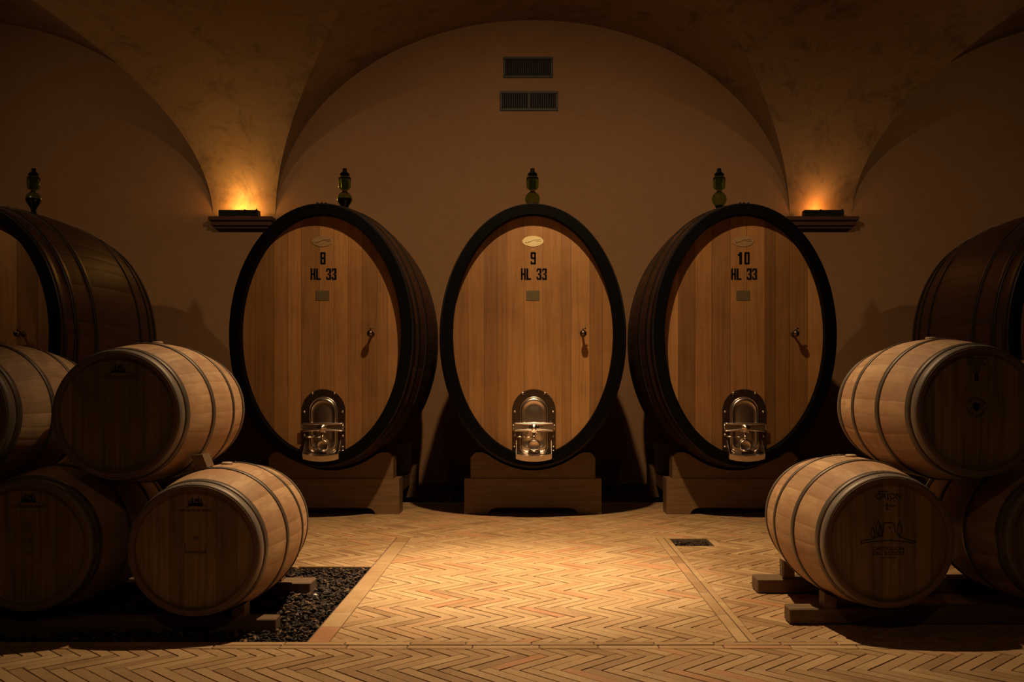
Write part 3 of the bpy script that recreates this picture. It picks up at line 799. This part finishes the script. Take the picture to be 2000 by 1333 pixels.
# vents
def vent(px0, px1, py0, py1, mid, label):
    s = 1944/WY; x0, x1 = (px0-1040)/s, (px1-1040)/s; z1, z0 = 1.2+(744-py0)/s, 1.2+(744-py1)/s
    cx, cz = (x0+x1)/2, (z0+z1)/2; w, h = (x1-x0)/2, (z1-z0)/2
    root = empty('air_vent', (cx, WY, cz)); tag(root, label, 'vent', 'air vents in the back wall')
    f = .03
    m = MB(); m.box(-w, w, -.022, 0, h-f, h, .003); m.box(-w, w, -.022, 0, -h, -h+f, .003); m.box(-w, -w+f, -.022, 0, -h+f, h-f, .003); m.box(w-f, w, -.022, 0, -h+f, h-f, .003)
    if mid: m.box(-.012, .012, -.022, 0, -h+f, h-f, .002)
    m.build('frame', VENTM, root)
    m = MB(); m.box(-w+f, w-f, -.004, -.001, -h+f, h-f); m.build('shaft', VOIDM, root)
    m = MB(); n = 24
    for i in range(n):
        x = -w+f+(2*w-2*f)*(i+.5)/n; m.box(x-.0025, x+.0025, -.016, -.005, -h+f, h-f)
    m.build('slats', VENTM, root)
vent(983, 1080, 112, 153, False, 'upper vent grille with vertical slats, high on the back wall')
vent(976, 1090, 179, 217, True, 'lower vent grille split by a mullion, below the other vent')

# ------------------------------------------------------------------ lights
def aim(o, tgt): o.rotation_euler = (Vector(tgt)-o.location).to_track_quat('-Z', 'Y').to_euler()
def spot(name, loc, tgt, P, size, blend, col, rad=.04):
    l = bpy.data.lights.new(name, 'SPOT'); l.energy = P; l.spot_size = R(size); l.spot_blend = blend; l.color = col; l.shadow_soft_size = rad
    o = bpy.data.objects.new(name, l); link(o); o.location = loc; aim(o, tgt); return o
def point(name, loc, P, col, rad=.03):
    l = bpy.data.lights.new(name, 'POINT'); l.energy = P; l.color = col; l.shadow_soft_size = rad
    o = bpy.data.objects.new(name, l); link(o); o.location = loc; return o
WARM = (1, .70, .38)
spot('wall_wash_spot', (0, 6.2, 4.95), (0, 11.0, .6), 560, 114, 1, WARM, .06)
spot('ceiling_spot', (0, 6.1, 4.95), (0, 6.05, 0), 1200, 82, .95, WARM, .035)
spot('path_spot', (-.05, 6.1, 4.95), (-.15, 6.05, 0), 1800, 36, 1, (1, .77, .5), .035)
spot('side_spot', (-5.86, 6.2, 4.8), (-4.6, 12, 2.2), 150, 85, 1, WARM, .05)
spot('side_spot', (5.90, 6.2, 4.8), (4.6, 12, 2.2), 120, 85, 1, WARM, .05)
spot('added_fill_spot', (0, -.6, 4.4), (0, 5.0, 0), 60, 68, 1, (1, .68, .36), .12)  # added fill behind the viewer, brightens barrel heads and steel fronts
for k in (-.11, -.02, .07): point('lamp_left', (-3.46+k, WY-.12, 3.26), 3.6, (1, .48, .11), .04)
point('lamp_right', (3.40, WY-.12, 3.26), 4, (1, .38, .08), .035)
spot('lamp_left_wash', (-3.46, WY-.14, 3.27), (-3.5, WY-.6, 5.0), 11, 150, 1, (1, .60, .17), .05)
spot('lamp_right_wash', (3.46, WY-.14, 3.27), (3.5, WY-.6, 5.0), 3, 150, 1, (1, .60, .22), .05)

w = bpy.data.worlds.new('World'); S.world = w; w.use_nodes = True
w.node_tree.nodes['Background'].inputs[0].default_value = (.6, .4, .25, 1); w.node_tree.nodes['Background'].inputs[1].default_value = 0.0

# ------------------------------------------------------------------ camera
cd = bpy.data.cameras.new('camera'); cam = bpy.data.objects.new('camera', cd); link(cam)
cam.location = (0, 0, 1.2); cam.rotation_euler = (pi/2, 0, 0)
cd.sensor_width = 36; cd.lens = 35.0; cd.shift_x = -40/2000; cd.shift_y = 77.5/2000
cd.clip_start = .05; cd.clip_end = 100
S.camera = cam
S.view_settings.view_transform = 'Standard'; S.view_settings.look = 'None'; S.view_settings.exposure = 0.0; S.view_settings.gamma = 1.0; S.view_settings.use_curve_mapping = False
